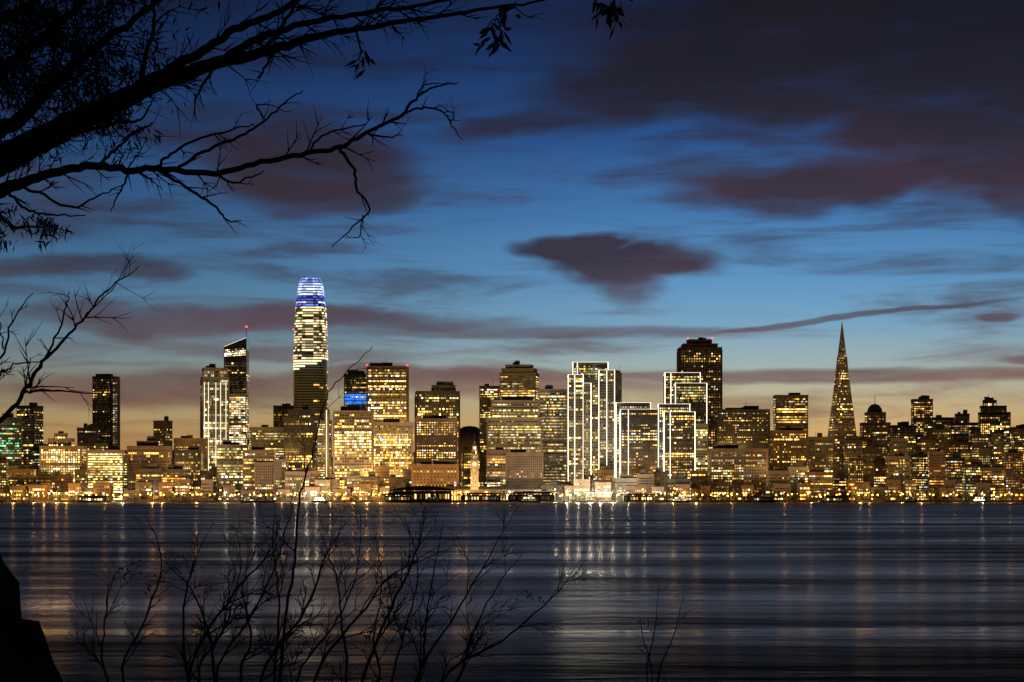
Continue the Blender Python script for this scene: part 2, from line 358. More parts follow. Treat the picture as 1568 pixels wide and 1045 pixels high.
for (n,xa,xb,ya,yb,da,db,nm) in ((46,1300,1620,655,715,3300,3650,'hillside_house'),(60,-60,1640,735,752,3040,3065,'waterfront_building')):
    for i in range(n):
        x=xa+(xb-xa)*(i+rng.random())/n; w=rng.uniform(14,30)
        if nm=='waterfront_building' and 590<x+w/2<860: continue
        T(nm,[(x,x+w,rng.uniform(ya,yb))],float(rng.uniform(da,db)),float(rng.uniform(-15,15)),.7,int(rng.choice([CONC,BROWN,BROWN,BROWN])),pent=False,p=float(rng.uniform(.2,.6)),tint=[GOLD,AMB,PALE][int(rng.integers(3))],s=float(rng.uniform(.4,1.0)) if ya<700 else 1.5,fh=3.3 if ya<700 else 4.2)
# ------------------------------------------------------------ ferry terminal with clock tower
mb=MB(); D=3034
x0,x1=W(640,0,D)[0],W(828,0,D)[0]; abox(mb,x0,x1,D,D+26,0,W(0,750,D)[2],BROWN,ROOF)
zt=W(0,750,D)[2]
mb.add([[(x0,D,zt),(x1,D,zt),(x1-4,D+13,zt+5),(x0+4,D+13,zt+5)],[(x1,D+26,zt),(x0,D+26,zt),(x0+4,D+13,zt+5),(x1-4,D+13,zt+5)]],ROOF)
facade(mb,[(x0,D,3),(x1,D,3),(x1,D,zt),(x0,D,zt)],fh=7,cw=4.2,wf=.6,hf=.7,p=.7,tint=GOLD,s=1.4,fins=1,finmat=BROWN,coh=.2)
mb.obj('ferry_terminal_building')
mb=MB(); cx=W(726.5,0,D)[0]; cy=D+6
def sq(h): return [(cx-h,cy-h),(cx+h,cy-h),(cx+h,cy+h),(cx-h,cy+h)]
zz=lambda r:W(0,r,D)[2]
box(mb,sq(5.4),0,zz(706),STONE)
facade(mb,[(cx-5.4,cy-5.4,14),(cx+5.4,cy-5.4,14),(cx+5.4,cy-5.4,zz(716)),(cx-5.4,cy-5.4,zz(716))],fh=5,cw=2.6,p=.7,tint=GOLD,s=1.2,wf=.35)
box(mb,sq(6.2),zz(706),zz(704.5),STONE)
for s_ in (0,1,3):
    ang=[-math.pi/2,0,0,math.pi][s_]; nx,ny=math.cos(ang),math.sin(ang); c=np.array([cx+nx*5.6,cy+ny*5.6,zz(711)])
    t=np.array([-ny,nx,0])
    for k in range(12):
        a0,a1,am=[2*math.pi*(k+f)/12 for f in (0,1,.5)]
        P=lambda a:c+3.2*(t*math.cos(a)+np.array([0,0,1])*math.sin(a))
        mb.add([[c,P(a0),P(am),P(a1)]],WIN,(1.6,1.2,.6))
    for a,l in ((1.2,2.6),(2.6,1.8)):
        e=c+np.array([nx,ny,0])*.1; bar(mb,e,e+l*(t*math.cos(a)+np.array([0,0,1])*math.sin(a)),.15,(0,0,0),ROOF)
for h,r0,r1 in ((4.6,704.5,696),(3.7,696,689),(2.8,689,683)):
    box(mb,sq(h*.8),zz(r0),zz(r1),STONE,STONE)
    facade(mb,[(cx-h*.8,cy-h*.8,zz(r0)),(cx+h*.8,cy-h*.8,zz(r0)),(cx+h*.8,cy-h*.8,zz(r1)),(cx-h*.8,cy-h*.8,zz(r1))],fh=4.5,cw=1.8,p=1.1,tint=GOLD,s=2.2,wf=.5,hf=.6)
    for q in sq(h): bar(mb,(*q,zz(r0)),(*q,zz(r1)),.35,(0,0,0),STONE)
    box(mb,sq(h+.3),zz(r1)-.5,zz(r1)+.3,STONE,STONE)
box(mb,sq(2.4),zz(683),zz(675),STONE,STONE,sq(.5)); bar(mb,(cx,cy,zz(676)),(cx,cy,zz(665)),.25,(0,0,0),ROOF)
o=mb.obj('clock_tower'); area(o,cx,cy-22,19,8,5000,(1,.6,.22),125,'tower_floodlight')
def pier(xa,xb,ytop,D,hump=0):
    mb=MB(); a,b=W(xa,0,D)[0],W(xb,0,D)[0]; z=zz(ytop)
    abox(mb,a-6,b+6,D-4,D+22,1.2,2.2,CONC)
    n=int((b-a)/6)
    for k in range(n+1):
        x=a+(b-a)*k/n; bar(mb,(x,D-3,-3),(x,D-3,1.2),.4,(0,0,0),DARK); bar(mb,(x,D,2.2),(x,D,z),.3,(0,0,0),DARK)
        bar(mb,(x,D+18,2.2),(x,D+18,z),.3,(0,0,0),DARK)
    m=10
    for k in range(m):
        u0,u1=k/m,(k+1)/m; h0=z+hump*math.sin(math.pi*u0);h1=z+hump*math.sin(math.pi*u1)
        xa_,xb_=a+(b-a)*u0,a+(b-a)*u1
        mb.add([[(xa_,D-3,h0),(xb_,D-3,h1),(xb_,D+21,h1),(xa_,D+21,h0)],[(xa_,D-3,z-1.5),(xb_,D-3,z-1.5),(xb_,D-3,h1),(xa_,D-3,h0)]],ROOF)
    abox(mb,a+3,b-3,D+6,D+16,2.2,z-2,DARK)
    facade(mb,[(a+3,D+6,2.4),(b-3,D+6,2.4),(b-3,D+6,z-2.2),(a+3,D+6,z-2.2)],fh=max(3.,z-5),cw=4,wf=.6,hf=.5,p=.5,tint=PALE,s=2.2,coh=.3)
    return mb.obj('ferry_pier')
pier(585,632,757,2965,2); pier(598,695,750,2972,5); pier(702,770,756,2968,1); pier(775,852,755,2966,2); pier(952,1004,757,2968,1); pier(120,165,760,2970,1); pier(1262,1300,760,2970,1)
def boat(px,D,L,lit,hgt=1.):
    mb=MB(); c=W(px,0,D)[0]; b=L*.16
    hull=[(c-L/2,D-b/2),(c+L/2,D-b/2*.2),(c+L/2,D+b/2*.2),(c-L/2,D+b/2)]
    low=[(c-L/2*.93,D-b/2*.6),(c+L/2*.86,D-.1),(c+L/2*.86,D+.1),(c-L/2*.93,D+b/2*.6)]
    for i in range(4):
        j=(i+1)%4; mb.add([[(*low[i],-.4),(*low[j],-.4),(*hull[j],2.6),(*hull[i],2.4)]],STONE if lit else DARK)
    mb.add([[(hull[0][0],hull[0][1],2.4),(hull[1][0],hull[1][1],2.6),(hull[2][0],hull[2][1],2.6),(hull[3][0],hull[3][1],2.4)]],ROOF)
    z=2.4
    for k,f in enumerate((.8,.6,.22)):
        x0,x1=c-L/2*f*1.05,c+L/2*f*.8; abox(mb,x0,x1,D-b*.35,D+b*.35,z,z+2.8*hgt,STONE if lit else DARK,ROOF)
        facade(mb,[(x0,D-b*.35,z),(x1,D-b*.35,z),(x1,D-b*.35,z+2.8*hgt),(x0,D-b*.35,z+2.8*hgt)],fh=2.6,cw=2,p=.95 if lit else .12,tint=WHT,s=3.6 if lit else 1,hf=.55,off=.1)
        z+=2.8*hgt
    bar(mb,(c,D,z),(c,D,z+5),.15,(0,0,0),DARK)
    mb.obj('ferry_boat')
boat(396,2900,48,True); boat(1176,2940,26,False,1.7); boat(490,2940,24,True); boat(1042,2940,26,True); boat(1395,2945,18,False); boat(812,2930,30,True); boat(664,2930,22,False); boat(1500,2940,20,True)
# ------------------------------------------------------------ street lamps
def lampmesh(name,col,r,h,globe=True):
    mb=MB()
    bar(mb,(0,0,0),(0,0,h),.16,(0,0,0),DARK); bar(mb,(0,0,h),(1.4,-.6,h+.5),.1,(0,0,0),DARK); bar(mb,(0,0,0),(0,0,1.),.35,(0,0,0),DARK)
    c=np.array([1.4,-.6,h+.1]); n=6
    if globe:
      for k in range(4):
        a0,a1=-np.pi/2+k*np.pi/4,-np.pi/2+(k+1)*np.pi/4
        for i in range(n):
            t0,t1=i/n*2*np.pi,(i+1)/n*2*np.pi
            f=lambda a,t:c+r*np.array([math.cos(a)*math.cos(t),math.cos(a)*math.sin(t),math.sin(a)])
            mb.add([[f(a0,t0),f(a0,t1),f(a1,t1),f(a1,t0)]],LAMP,col)
    mb.add([[(c+[-r*.5,-r*.5,r]),(c+[r*.5,-r*.5,r]),(c+[r*.5,r*.5,r]),(c+[-r*.5,r*.5,r])]],DARK)
    o=mb.obj(name); me=o.data
    v=np.zeros(len(me.vertices)*3,np.float32); me.vertices.foreach_get('co',v); v=v.reshape(-1,3)+np.array(o.location,np.float32); me.vertices.foreach_set('co',v.ravel())
    bpy.data.objects.remove(o); return me
LM=[lampmesh('lamp_sodium',(11,4.0,.35),1.2,8),lampmesh('lamp_warm',(10,5.0,1.2),1.05,9),lampmesh('lamp_white',(10,8.6,6),.95,10),None,None,lampmesh('lamp_mast',(0,0,0),1.2,11,False)]
LC=[(1,.42,.07),(1,.55,.18),(1,.88,.66),(1,.84,.58),(1,.47,.11)]
def lamp(px,D,k,z=2.5,power=0):
    o=bpy.data.objects.new('hill_fill_lamp',LM[5 if power else k]); o.location=(W(px,0,D)[0],D,z); o.rotation_euler=(0,0,float(rng.uniform(-.5,.5)))
    scene.collection.objects.link(o)
    if power:
        L=bpy.data.lights.new('hill_fill_light','POINT'); L.energy=power; L.color=LC[k]; L.shadow_soft_size=1.1
        lo=bpy.data.objects.new('hill_fill_light',L); lo.parent=o; lo.location=(1.4,-.9,10.9); scene.collection.objects.link(lo)
for i in range(170):
    px=-30+1630*(i+rng.random())/170
    lamp(px,float(rng.uniform(2999,3024)),int(rng.choice([0,0,0,1,2],p=[.3,.2,.15,.25,.1])))
for i in range(110):
    px=-30+1630*(i+rng.random())/110
    lamp(px,float(rng.uniform(3046,3230)),int(rng.choice([0,1])),float(rng.uniform(2.5,14)))
FL=[(712,4,12),(700,4,8),(742,4,8),(780,3,12),(822,3,14),(868,3,26),(884,2,24),(902,2,24),(918,3,24),(936,2,18),(18,4,10),(50,4,12),(66,4,18),(86,4,18),(100,4,14),(160,4,8),(186,3,9),(232,4,14),(246,4,14),(300,4,10),(345,2,8),(388,3,12),(430,4,9),(452,3,14),(468,3,20),(484,3,18),(505,4,12),(540,4,12),(560,4,16),(582,4,18),(604,4,14),(660,4,8),(690,4,8),(850,3,12),(960,3,14),(985,3,10),(1030,4,10),(1065,4,10),(1120,4,6),(1200,4,6),(1240,4,7),(1316,4,9),(1330,4,7),(1380,4,5),(1410,4,7),(1460,4,5),(1503,3,6),(1545,4,5)]
for px,k,pw in FL: lamp(px,2996.5,k,2.9,pw*6000)
# ------------------------------------------------------------ waterfront trees (one mass)
mb=MB()
for i in range(150):
    px=rng.uniform(-30,1600); 
    if 590<px<860 and rng.random()<.8: continue
    if px<1000 and rng.random()<.35: continue
    D=rng.uniform(3008,3036); c=W(px,0,D); h=rng.uniform(6,12) if px<1050 else rng.uniform(7,15)
    bar(mb,(c[0],D,2),(c[0],D,2+h*.6),.3,(0,0,0),0)
    n=90; p=rng.normal(0,1,(n,3))*np.array([h*.25,h*.25,h*.2])+np.array([c[0],D,2+h*.72])
    a=rng.normal(0,1,(n,3));a/=np.linalg.norm(a,axis=1)[:,None]; b=np.cross(a,rng.normal(0,1,(n,3)));b/=np.linalg.norm(b,axis=1)[:,None]
    a*=rng.uniform(.6,1.4,(n,1));b*=rng.uniform(.5,1.1,(n,1))
    mb.add(np.stack([p-a-b,p+a-b,p+a+b,p-a+b],1),1)
mb.obj('waterfront_trees',[M_BARK,M_TREEFAR])
# ------------------------------------------------------------ terrain
def sheet(name,x0,x1,nx,y0,y1,ny,f,mat):
    xs=np.linspace(x0,x1,nx);ys=np.linspace(y0,y1,ny); vs=[(x,y,f(x,y)) for y in ys for x in xs]
    fs=[(j*nx+i,j*nx+i+1,(j+1)*nx+i+1,(j+1)*nx+i) for j in range(ny-1) for i in range(nx-1)]
    me=bpy.data.meshes.new(name); me.from_pydata(vs,[],fs); me.materials.append(mat); me.polygons.foreach_set('use_smooth',[True]*len(fs))
    o=bpy.data.objects.new(name,me); scene.collection.objects.link(o); return o
M_ASPH=wallmat('asphalt',(.04,.04,.042),(.06,.058,.055),.9,.1)
M_SOIL=wallmat('soil',(.03,.028,.02),(.07,.06,.04),.95,1.5,0,.05)
def cityz(x,y):
    return 2.5+45*max(0,min(1,(x-300)/250))*max(0,min(1,(y-3250)/350))
sheet('city_ground',-9000,9000,181,2998,12000,91,lambda x,y: 2.5 if y<3100 else cityz(x,y),M_ASPH)
mb=MB(); abox(mb,-3000,3000,2994,2998.5,-3,2.9,BROWN)
for px in range(-200,1800,14):
    x=W(px,0,2992)[0]; bar(mb,(x,2993,-3),(x,2993,2.4),.5,(0,0,0),DARK)
mb.obj('seawall')
def hillf(x,y):
    D=5200; c=W(719,0,D)[0]
    z=115*math.exp(-(abs(x-c)/62)**3-((y-D)/260)**2)+62*math.exp(-((x-c)/400)**2-((y-D)/200)**2)
    return z+3*math.sin(x*.03)*math.sin(y*.02)
sheet('hill',-1500,1500,300,4600,5800,60,hillf,wallmat('hill_scrub',(.26,.17,.11),(.38,.25,.17),.95,.02))
for px in (700,720,738):  # lamps added to brighten the hill; each light hangs well off its pole
    o=bpy.data.objects.new('hill_fill_lamp',LM[0]); D=4960; o.location=(W(px,0,D)[0],D,hillf(W(px,0,D)[0],D)); scene.collection.objects.link(o)
    L=bpy.data.lights.new('hill_fill_light','POINT'); L.energy=90000; L.color=(1,.5,.25); L.shadow_soft_size=.8
    lo=bpy.data.objects.new('hill_fill_light',L); lo.parent=o; lo.location=(0,-30,30); scene.collection.objects.link(lo)
def bankf(x,y):
    z=6.4+.12*math.sin(x*1.3+y)*math.sin(y*.9)
    if y>11: z-= (y-11)**1.35*.22
    return max(z,-4)
sheet('ground',-90,90,180,-90,60,150,bankf,M_SOIL)
# water: dark body colour plus a sheen whose strength and roughness follow wind-ruffled and calm bands
m,n,l,p=newmat('bay_water'); out=n['Material Output']; n.remove(p)
tc=n.new('ShaderNodeTexCoord')
def noise(sx,sy,det,rough=.55,w=0,dist=0):
    mp=n.new('ShaderNodeMapping'); mp.inputs['Scale'].default_value=(sx,sy,1); mp.inputs['Location'].default_value=(w,w*1.7,w)
    l.new(tc.outputs['Object'],mp.inputs['Vector']); z=n.new('ShaderNodeTexNoise'); z.inputs['Scale'].default_value=1; z.inputs['Detail'].default_value=det; z.inputs['Roughness'].default_value=rough; z.inputs['Distortion'].default_value=dist
    l.new(mp.outputs['Vector'],z.inputs['Vector']); return z.outputs['Fac']
def mr(src,a,b,c,d):
    r=n.new('ShaderNodeMapRange'); l.new(src,r.inputs['Value'])
    for k,v in zip(('From Min','From Max','To Min','To Max'),(a,b,c,d)): r.inputs[k].default_value=v
    return r.outputs['Result']
def wm(op,a,b):
    r=n.new('ShaderNodeMath'); r.operation=op
    for i,x in enumerate((a,b)):
        if isinstance(x,(int,float)): r.inputs[i].default_value=x
        else: l.new(x,r.inputs[i])
    return r.outputs[0]
N1=noise(.008,.018,5,.6,0,.5); N2=noise(.02,.10,4,.6,5,.4); N3=noise(.35,.9,3,.55,9,.3); N4=noise(.007,.035,4,.6,21,.6)
sy=n.new('ShaderNodeSeparateXYZ'); l.new(tc.outputs['Object'],sy.inputs[0])
near=mr(wm('ADD',sy.outputs[1],wm('MULTIPLY',N4,30.)),130.,144.,.35,1.)
g=n.new('ShaderNodeBsdfGlossy'); g.distribution='GGX'; l.new(mr(N1,.38,.62,.165,.30),g.inputs['Roughness']); g.inputs['Color'].default_value=(1,1,1,1)
g2=n.new('ShaderNodeBsdfGlossy'); g2.inputs['Roughness'].default_value=.42
d=n.new('ShaderNodeBsdfDiffuse'); d.inputs['Color'].default_value=(.008,.011,.022,1)
b1=n.new('ShaderNodeBump'); b1.inputs['Distance'].default_value=1.0; l.new(N2,b1.inputs['Height'])
b2=n.new('ShaderNodeBump'); b2.inputs['Distance'].default_value=.16; l.new(N3,b2.inputs['Height']); l.new(b1.outputs['Normal'],b2.inputs['Normal'])
for s_ in (g,g2): l.new(b2.outputs['Normal'],s_.inputs['Normal'])
mx0=n.new('ShaderNodeMixShader'); mx0.inputs[0].default_value=.4; l.new(g.outputs[0],mx0.inputs[1]); l.new(g2.outputs[0],mx0.inputs[2])
mx=n.new('ShaderNodeMixShader'); l.new(wm('MULTIPLY',wm('MULTIPLY',mr(N4,.40,.62,.2,.85),mr(N1,.36,.62,1.15,.75)),near),mx.inputs[0]); l.new(d.outputs[0],mx.inputs[1]); l.new(mx0.outputs[0],mx.inputs[2])
l.new(mx.outputs[0],out.inputs['Surface'])
sheet('water',-12000,12000,3,-3000,14000,3,lambda x,y:0,m)
# ------------------------------------------------------------ foreground tree
def smooth(pts,sub=6):
    P=np.array(pts,float); out=[]
    for i in range(len(P)-1):
        p0=P[max(i-1,0)];p1=P[i];p2=P[i+1];p3=P[min(i+2,len(P)-1)]
        for k in range(sub):
            t=k/sub; out.append(.5*((2*p1)+(-p0+p2)*t+(2*p0-5*p1+4*p2-p3)*t*t+(-p0+3*p1-3*p2+p3)*t**3))
    out.append(P[-1]); return np.array(out)
def tube(mb,pts,rad,n=6,mat=0):
    pts=np.asarray(pts);rad=np.asarray(rad); t=np.gradient(pts,axis=0); t/=np.linalg.norm(t,axis=1)[:,None]+1e-9
    a=np.cross(t,np.array([.1,1,.05])); a/=np.linalg.norm(a,axis=1)[:,None]+1e-9; b=np.cross(t,a)
    th=np.arange(n)/n*2*np.pi
    R=pts[:,None,:]+rad[:,None,None]*(np.cos(th)[None,:,None]*a[:,None,:]+np.sin(th)[None,:,None]*b[:,None,:])
    j=(np.arange(n)+1)%n
    q=np.stack([R[:-1],R[:-1][:,j],R[1:][:,j],R[1:]],2).reshape(-1,4,3); mb.add(q,mat)
def leaves(mb,c,nn,sig,L=(.05,.1),w=.1):
    c=np.asarray(c)[None,:]; p=c+rng.normal(0,1,(nn,3))*sig
    d=rng.normal(0,1,(nn,3))*np.array([.7,.7,.6])+np.array([0,0,-.75]); d/=np.linalg.norm(d,axis=1)[:,None]
    s=np.cross(d,rng.normal(0,1,(nn,3))); s/=np.linalg.norm(s,axis=1)[:,None]
    ln=rng.uniform(L[0],L[1],(nn,1)); mb.add(np.stack([p,p+d*ln*.45+s*ln*w,p+d*ln,p+d*ln*.45-s*ln*w],1),1)
def twig(mb,p,d,L,r,lev,leaf=0,spread=.8,bend=.1):
    m=max(4,int(L/.04)); m=min(m,8); pts=[p]; d=d/np.linalg.norm(d)
    for k in range(m):
        d=d+rng.normal(0,bend,3)*np.array([1,.6,1]); d/=np.linalg.norm(d); pts.append(pts[-1]+d*L/m)
    pts=np.array(pts); tube(mb,pts,np.linspace(r,r*.3,len(pts)),4)
    if lev>0:
        for k in range(int(rng.integers(2,5))):
            i=int(rng.integers(1,m)); s=rng.choice([-1,1]); t=pts[i+1]-pts[i]
            ax=np.array([t[2],0,-t[0]])*s; nd=t/np.linalg.norm(t)+ax/np.linalg.norm(ax+1e-9)*rng.uniform(.35,spread)+np.array([0,rng.normal(0,.3),0])
            twig(mb,pts[i],nd,L*rng.uniform(.4,.7),r*.6,lev-1,leaf,spread,bend)
    if leaf: leaves(mb,pts[-1],leaf,.03,(.03,.07),.09)
DT=10.
def limb(mb,pts,D=DT,dy=0,tw=0,tl=.25,lev=1,up=.0,n=7,wig=.004,leaf=0,trange=(0.1,1),bend=.1,fwd=(.4,1.1)):
    """pts: (col,row,half-thickness) -> metres, depth running from D to D+dy"""
    ds=D+np.linspace(0,dy,len(pts))
    P=np.array([[*W(a,b,q)] for (a,b,_),q in zip(pts,ds)])
    R=np.array([p_[2]*K*q for p_,q in zip(pts,ds)]); 
    S=smooth(np.c_[P,R]); S[1:,:3]+=rng.normal(0,wig,(len(S)-1,3)); tube(mb,S[:,:3],np.maximum(S[:,3],.001),n)
    for k in range(tw):
        i=int(rng.uniform(*trange)*(len(S)-2)); t=S[i+1,:3]-S[i,:3]; t/=np.linalg.norm(t)+1e-9; s=rng.choice([-1,1]) if rng.random()>abs(up) else np.sign(up)
        ax=np.array([-t[2],0,t[0]])*s; twig(mb,S[i,:3],t*rng.uniform(*fwd)+ax*rng.uniform(.3,1)+np.array([0,rng.normal(0,.3),0]),tl*rng.uniform(.5,1.2),min(S[i,3]*.6,.0042),lev,leaf,.8,bend)
    return S
mb=MB()
trunk=smooth(np.array([[-4.1,10.2,5.9,.33],[-4.0,10.15,7.2,.26],[-3.8,10.1,8.2,.23],[-3.35,10.05,9.0,.18],[-2.9,10,9.35,.11],[-2.55,10,9.5,.09]])); tube(mb,trunk[:,:3],trunk[:,3],12)
up=smooth(np.array([[-3.9,10.1,7.9,.2],[-4.1,10.4,9.2,.17],[-3.8,10.6,10.6,.12],[-3.5,10.5,12.2,.07],[-3.7,10.7,13.6,.02]])); tube(mb,up[:,:3],up[:,3],10)
limb(mb,[(-80,275,30),(-30,258,27),(0,245,25),(60,216,21),(120,186,19),(170,163,17),(215,138,15),(270,118,12),(330,98,10),(400,82,8),(450,66,7),(520,50,5),(600,36,4),(700,20,3),(800,6,2),(880,-8,1.2)],tw=44,tl=.22,lev=1,up=.2,wig=.003)
limb(mb,[(190,155,9),(250,112,8),(310,78,7),(360,48,6),(420,20,5),(480,-14,4),(560,-50,2)],dy=-.3,tw=18,tl=.25,lev=1)
limb(mb,[(330,98,7),(390,62,6),(450,40,5),(540,22,4),(640,8,3),(720,-12,2)],dy=.2,tw=16,tl=.18,lev=1)
limb(mb,[(-50,215,14),(20,190,12),(70,140,9),(120,95,7),(170,55,6),(240,2,4),(290,-40,3)],dy=-.2,tw=26,tl=.3,lev=2,leaf=2)
limb(mb,[(-60,150,14),(0,110,10),(50,70,8),(110,20,6),(150,-30,4)],dy=.2,tw=26,tl=.3,lev=2,leaf=2)
limb(mb,[(-60,60,10),(0,30,8),(60,0,6)],tw=10,tl=.3,lev=2,leaf=2)
limb(mb,[(215,138,5),(222,90,4),(235,40,3),(232,-10,2)],tw=8,tl=.2)
limb(mb,[(400,82,4),(440,30,3),(455,-10,2)],tw=5,tl=.15)
limb(mb,[(-60,315,15),(0,292,11),(40,278,8),(90,262,7),(150,254,6),(200,262,5.5),(240,258,5),(330,266,4.6),(400,248,4.2),(470,236,4),(520,225,3.6),(560,203,3.2),(610,180,2.6),(635,152,2.2),(665,134,1.5),(700,128,.9)],tw=26,tl=.17,lev=1,wig=.003,trange=(.05,.8))
sub=[[(605,183,2),(640,166,1.8),(672,168,1.5),(690,188,1.2),(708,215,.7)],[(520,226,3),(542,262,2.4),(547,290,2),(566,318,1.6),(548,342,1.3),(508,378,.7)],
[(562,204,2),(590,210,1.5),(616,206,.8)],[(270,261,3),(320,228,2.6),(370,208,2.2),(405,184,1.8),(440,155,1.4),(464,140,.8)],[(240,260,3),(284,286,2.5),(330,318,2),(350,338,1.4),(370,338,.8)],
[(240,262,2.5),(255,240,2.3),(300,216,2),(350,200,1.6),(390,190,1)],[(150,255,3),(175,230,2.4),(210,200,2),(235,190,1)],[(20,285,3),(60,296,2.4),(110,318,2),(150,300,1.4),(190,285,.8)],
[(10,290,3),(40,320,2.2),(80,330,1.6),(130,330,.9)],[(330,264,2.4),(360,280,1.8),(405,262,1)],[(470,234,2),(500,205,1.6),(560,190,1)],[(638,150,1.5),(650,130,1.1),(690,126,.6)],[(690,188,1),(695,175,.8),(668,160,.5)],
[(-20,300,5),(10,340,3),(40,350,2),(90,345,1)],[(555,330,1.2),(550,362,.9),(530,362,.5)],[(405,184,1.4),(395,160,1.1),(445,172,.6)],[(200,262,2),(185,290,1.5),(170,325,.8)],[(420,78,3),(405,105,2),(395,120,1)],[(545,46,2),(552,75,1.5),(550,95,.8)],[(60,216,4),(180,190,3),(215,182,2),(236,150,1)],
[(330,98,3),(300,150,1.6),(300,185,.8)]]
for s_ in sub: limb(mb,s_,dy=float(rng.uniform(-.2,.2)),tw=int(rng.integers(2,6)),tl=.11,lev=1 if rng.random()<.4 else 0,n=5,wig=.003)
limb(mb,[(-520,640,14),(-300,700,9),(-120,700,6),(-40,680,4.6),(0,645,4),(35,602,3.4),(60,562,2.9),(100,520,2.3),(130,485,1.8),(160,450,1.3),(213,410,.7)],tw=12,tl=.2,lev=1,trange=(.5,1),n=5)
for s_ in [[(35,602,2),(80,598,1.5),(155,604,.8)],[(60,562,2),(88,510,1.6),(100,470,1.2),(106,446,.7)],[(-60,690,3),(-20,600,2.4),(8,530,1.8),(20,490,1.3),(50,448,.7)],[(-20,600,2),(0,575,1.6),(20,560,1.4),(60,555,.8)],[(5,535,1.4),(0,500,1.1),(-5,480,.7)],[(130,485,1),(170,445,.8),(200,400,.5)]]:
    limb(mb,s_,tw=4,tl=.1,lev=1,n=4)
for (cx_,cy_,sx_,sy_,nn) in ((40,30,70,40,1050),(25,110,55,40,1050),(120,115,40,30,660),(150,165,28,26,520),(20,185,35,30,260),(192,190,14,24,220),(120,35,50,35,430),(180,60,35,28,110),(-40,60,60,90,500),(55,345,22,8,90),(75,342,12,8,80),(10,330,20,12,40),(0,365,18,14,40),(752,44,10,9,24),(772,50,8,10,20),(925,6,24,7,34),(955,4,8,7,12),(560,60,8,6,10),(30,225,40,14,90)):
    for k in range(max(1,nn//10)):
        c=W(cx_+rng.normal(0,sx_*.8),cy_+rng.normal(0,sy_*.8),DT)+np.array([0,rng.normal(0,.25),0])
        if cy_<300 and cx_<300 and nn>100: twig(mb,c,rng.normal(0,1,3),.12,.0022,0)
        leaves(mb,c,10,.024,(.03,.075) if cx_<500 else (.05,.1),.08 if cx_<500 else .13)
for k in range(4): limb(mb,[(770-k*1.5,11,1.5),(760+rng.normal(0,8),28,1),(758+rng.normal(0,12),52,.6)],n=4)
limb(mb,[(840,-2,1.5),(900,-6,1.3),(968,2,1)],n=4)
mb.obj('eucalyptus_tree',[M_BARK,M_LEAF])
# ------------------------------------------------------------ bare shrubs
def shrub(stems,D,base,tw,tl,r=(1.9,2.9),lev=2):
    mb=MB()
    for s_ in stems:
        x0=s_[0][0]; bx=base+(x0-base)*.35; d0=D+rng.uniform(-.4,.4)
        r0=rng.uniform(*r); n_=len(s_)
        pts=[(bx,HY+(CZ-6.35)/(K*d0),r0*1.3),((bx+x0)/2,1250,r0*1.15)]+[(a,b,r0*(1-.78*i/(n_-1))) for i,(a,b) in enumerate(s_)]
        limb(mb,pts,D=d0,dy=float(rng.uniform(-.3,.3)),tw=tw,tl=tl,lev=lev,n=5,wig=.0018,trange=(.4,1),bend=.06,fwd=(1.,2.))
    return mb
stems=[[(165,1045),(160,960),(172,890),(200,862)],[(190,1045),(222,950),(248,860),(228,800)],[(288,1045),(282,930),(298,860),(326,800)],[(305,1045),(345,960),(368,875),(362,815)],
[(330,1045),(388,940),(424,860),(440,800),(458,745)],[(420,1045),(428,930),(418,850),(420,790)],[(455,1045),(510,960),(546,880),(552,790)],[(530,1045),(522,950),(514,880),(488,810)],[(556,1045),(600,930),(636,850),(652,775)],
[(600,1045),(622,960),(640,870),(620,790)],[(636,1045),(698,940),(745,860),(792,775)],[(676,1045),(756,990),(830,930),(892,865)],[(290,1045),(350,920),(410,850),(430,790)],[(330,1045),(320,970),(290,900),(240,850)],[(480,1045),(560,930),(600,880),(690,840)],[(640,1045),(650,980),(660,900),(680,800)],
[(400,1045),(470,930),(500,850),(530,800)],[(700,1045),(720,980),(760,900),(800,850)],[(580,1045),(572,980),(585,900),(575,820)],[(370,1045),(385,980),(372,900),(395,830)]]
mb=shrub(stems,6.6,450,9,.14)
limb(mb,[(428,1045,2.8),(440,930,2.4),(452,860,2),(458,770,1.6),(480,690,1.3),(498,612,1),(532,568,.8),(571,532,.6)],D=6.6,tw=5,tl=.12,lev=1,n=5,wig=.002)
for (a,b) in ((190,880),(205,872),(178,890),(820,905),(215,890)):
    for k in range(5): leaves(mb,W(a+rng.normal(0,9),b+rng.normal(0,8),6.6),2,.01,(.008,.016),.25)
mb.obj('bare_shrub',[M_BARK,M_LEAF])
mb=shrub([[(990,1045),(1004,960),(1008,895)],[(1008,1045),(1030,980),(1046,915)],[(1000,1045),(985,980),(980,950)]],7.2,1005,3,.08,(1.1,1.5),1); mb.obj('bare_shrub',[M_BARK,M_LEAF])
bm=bmesh.new(); bmesh.ops.create_icosphere(bm,subdivisions=6,radius=1)
for v in bm.verts:
    f=1+.07*mn.noise(v.co*1.8)+.06*mn.noise(v.co*5)+.045*mn.noise(v.co*13)+.025*mn.noise(v.co*30)
    v.co=Vector((v.co.x*1.6*f,v.co.y*.9*f,v.co.z*2.35*f))
me=bpy.data.meshes.new('boulder'); bm.to_mesh(me); bm.free(); me.materials.append(M_ROCK)
o=bpy.data.objects.new('boulder',me); o.location=(-2.72,7,5.95); scene.collection.objects.link(o)
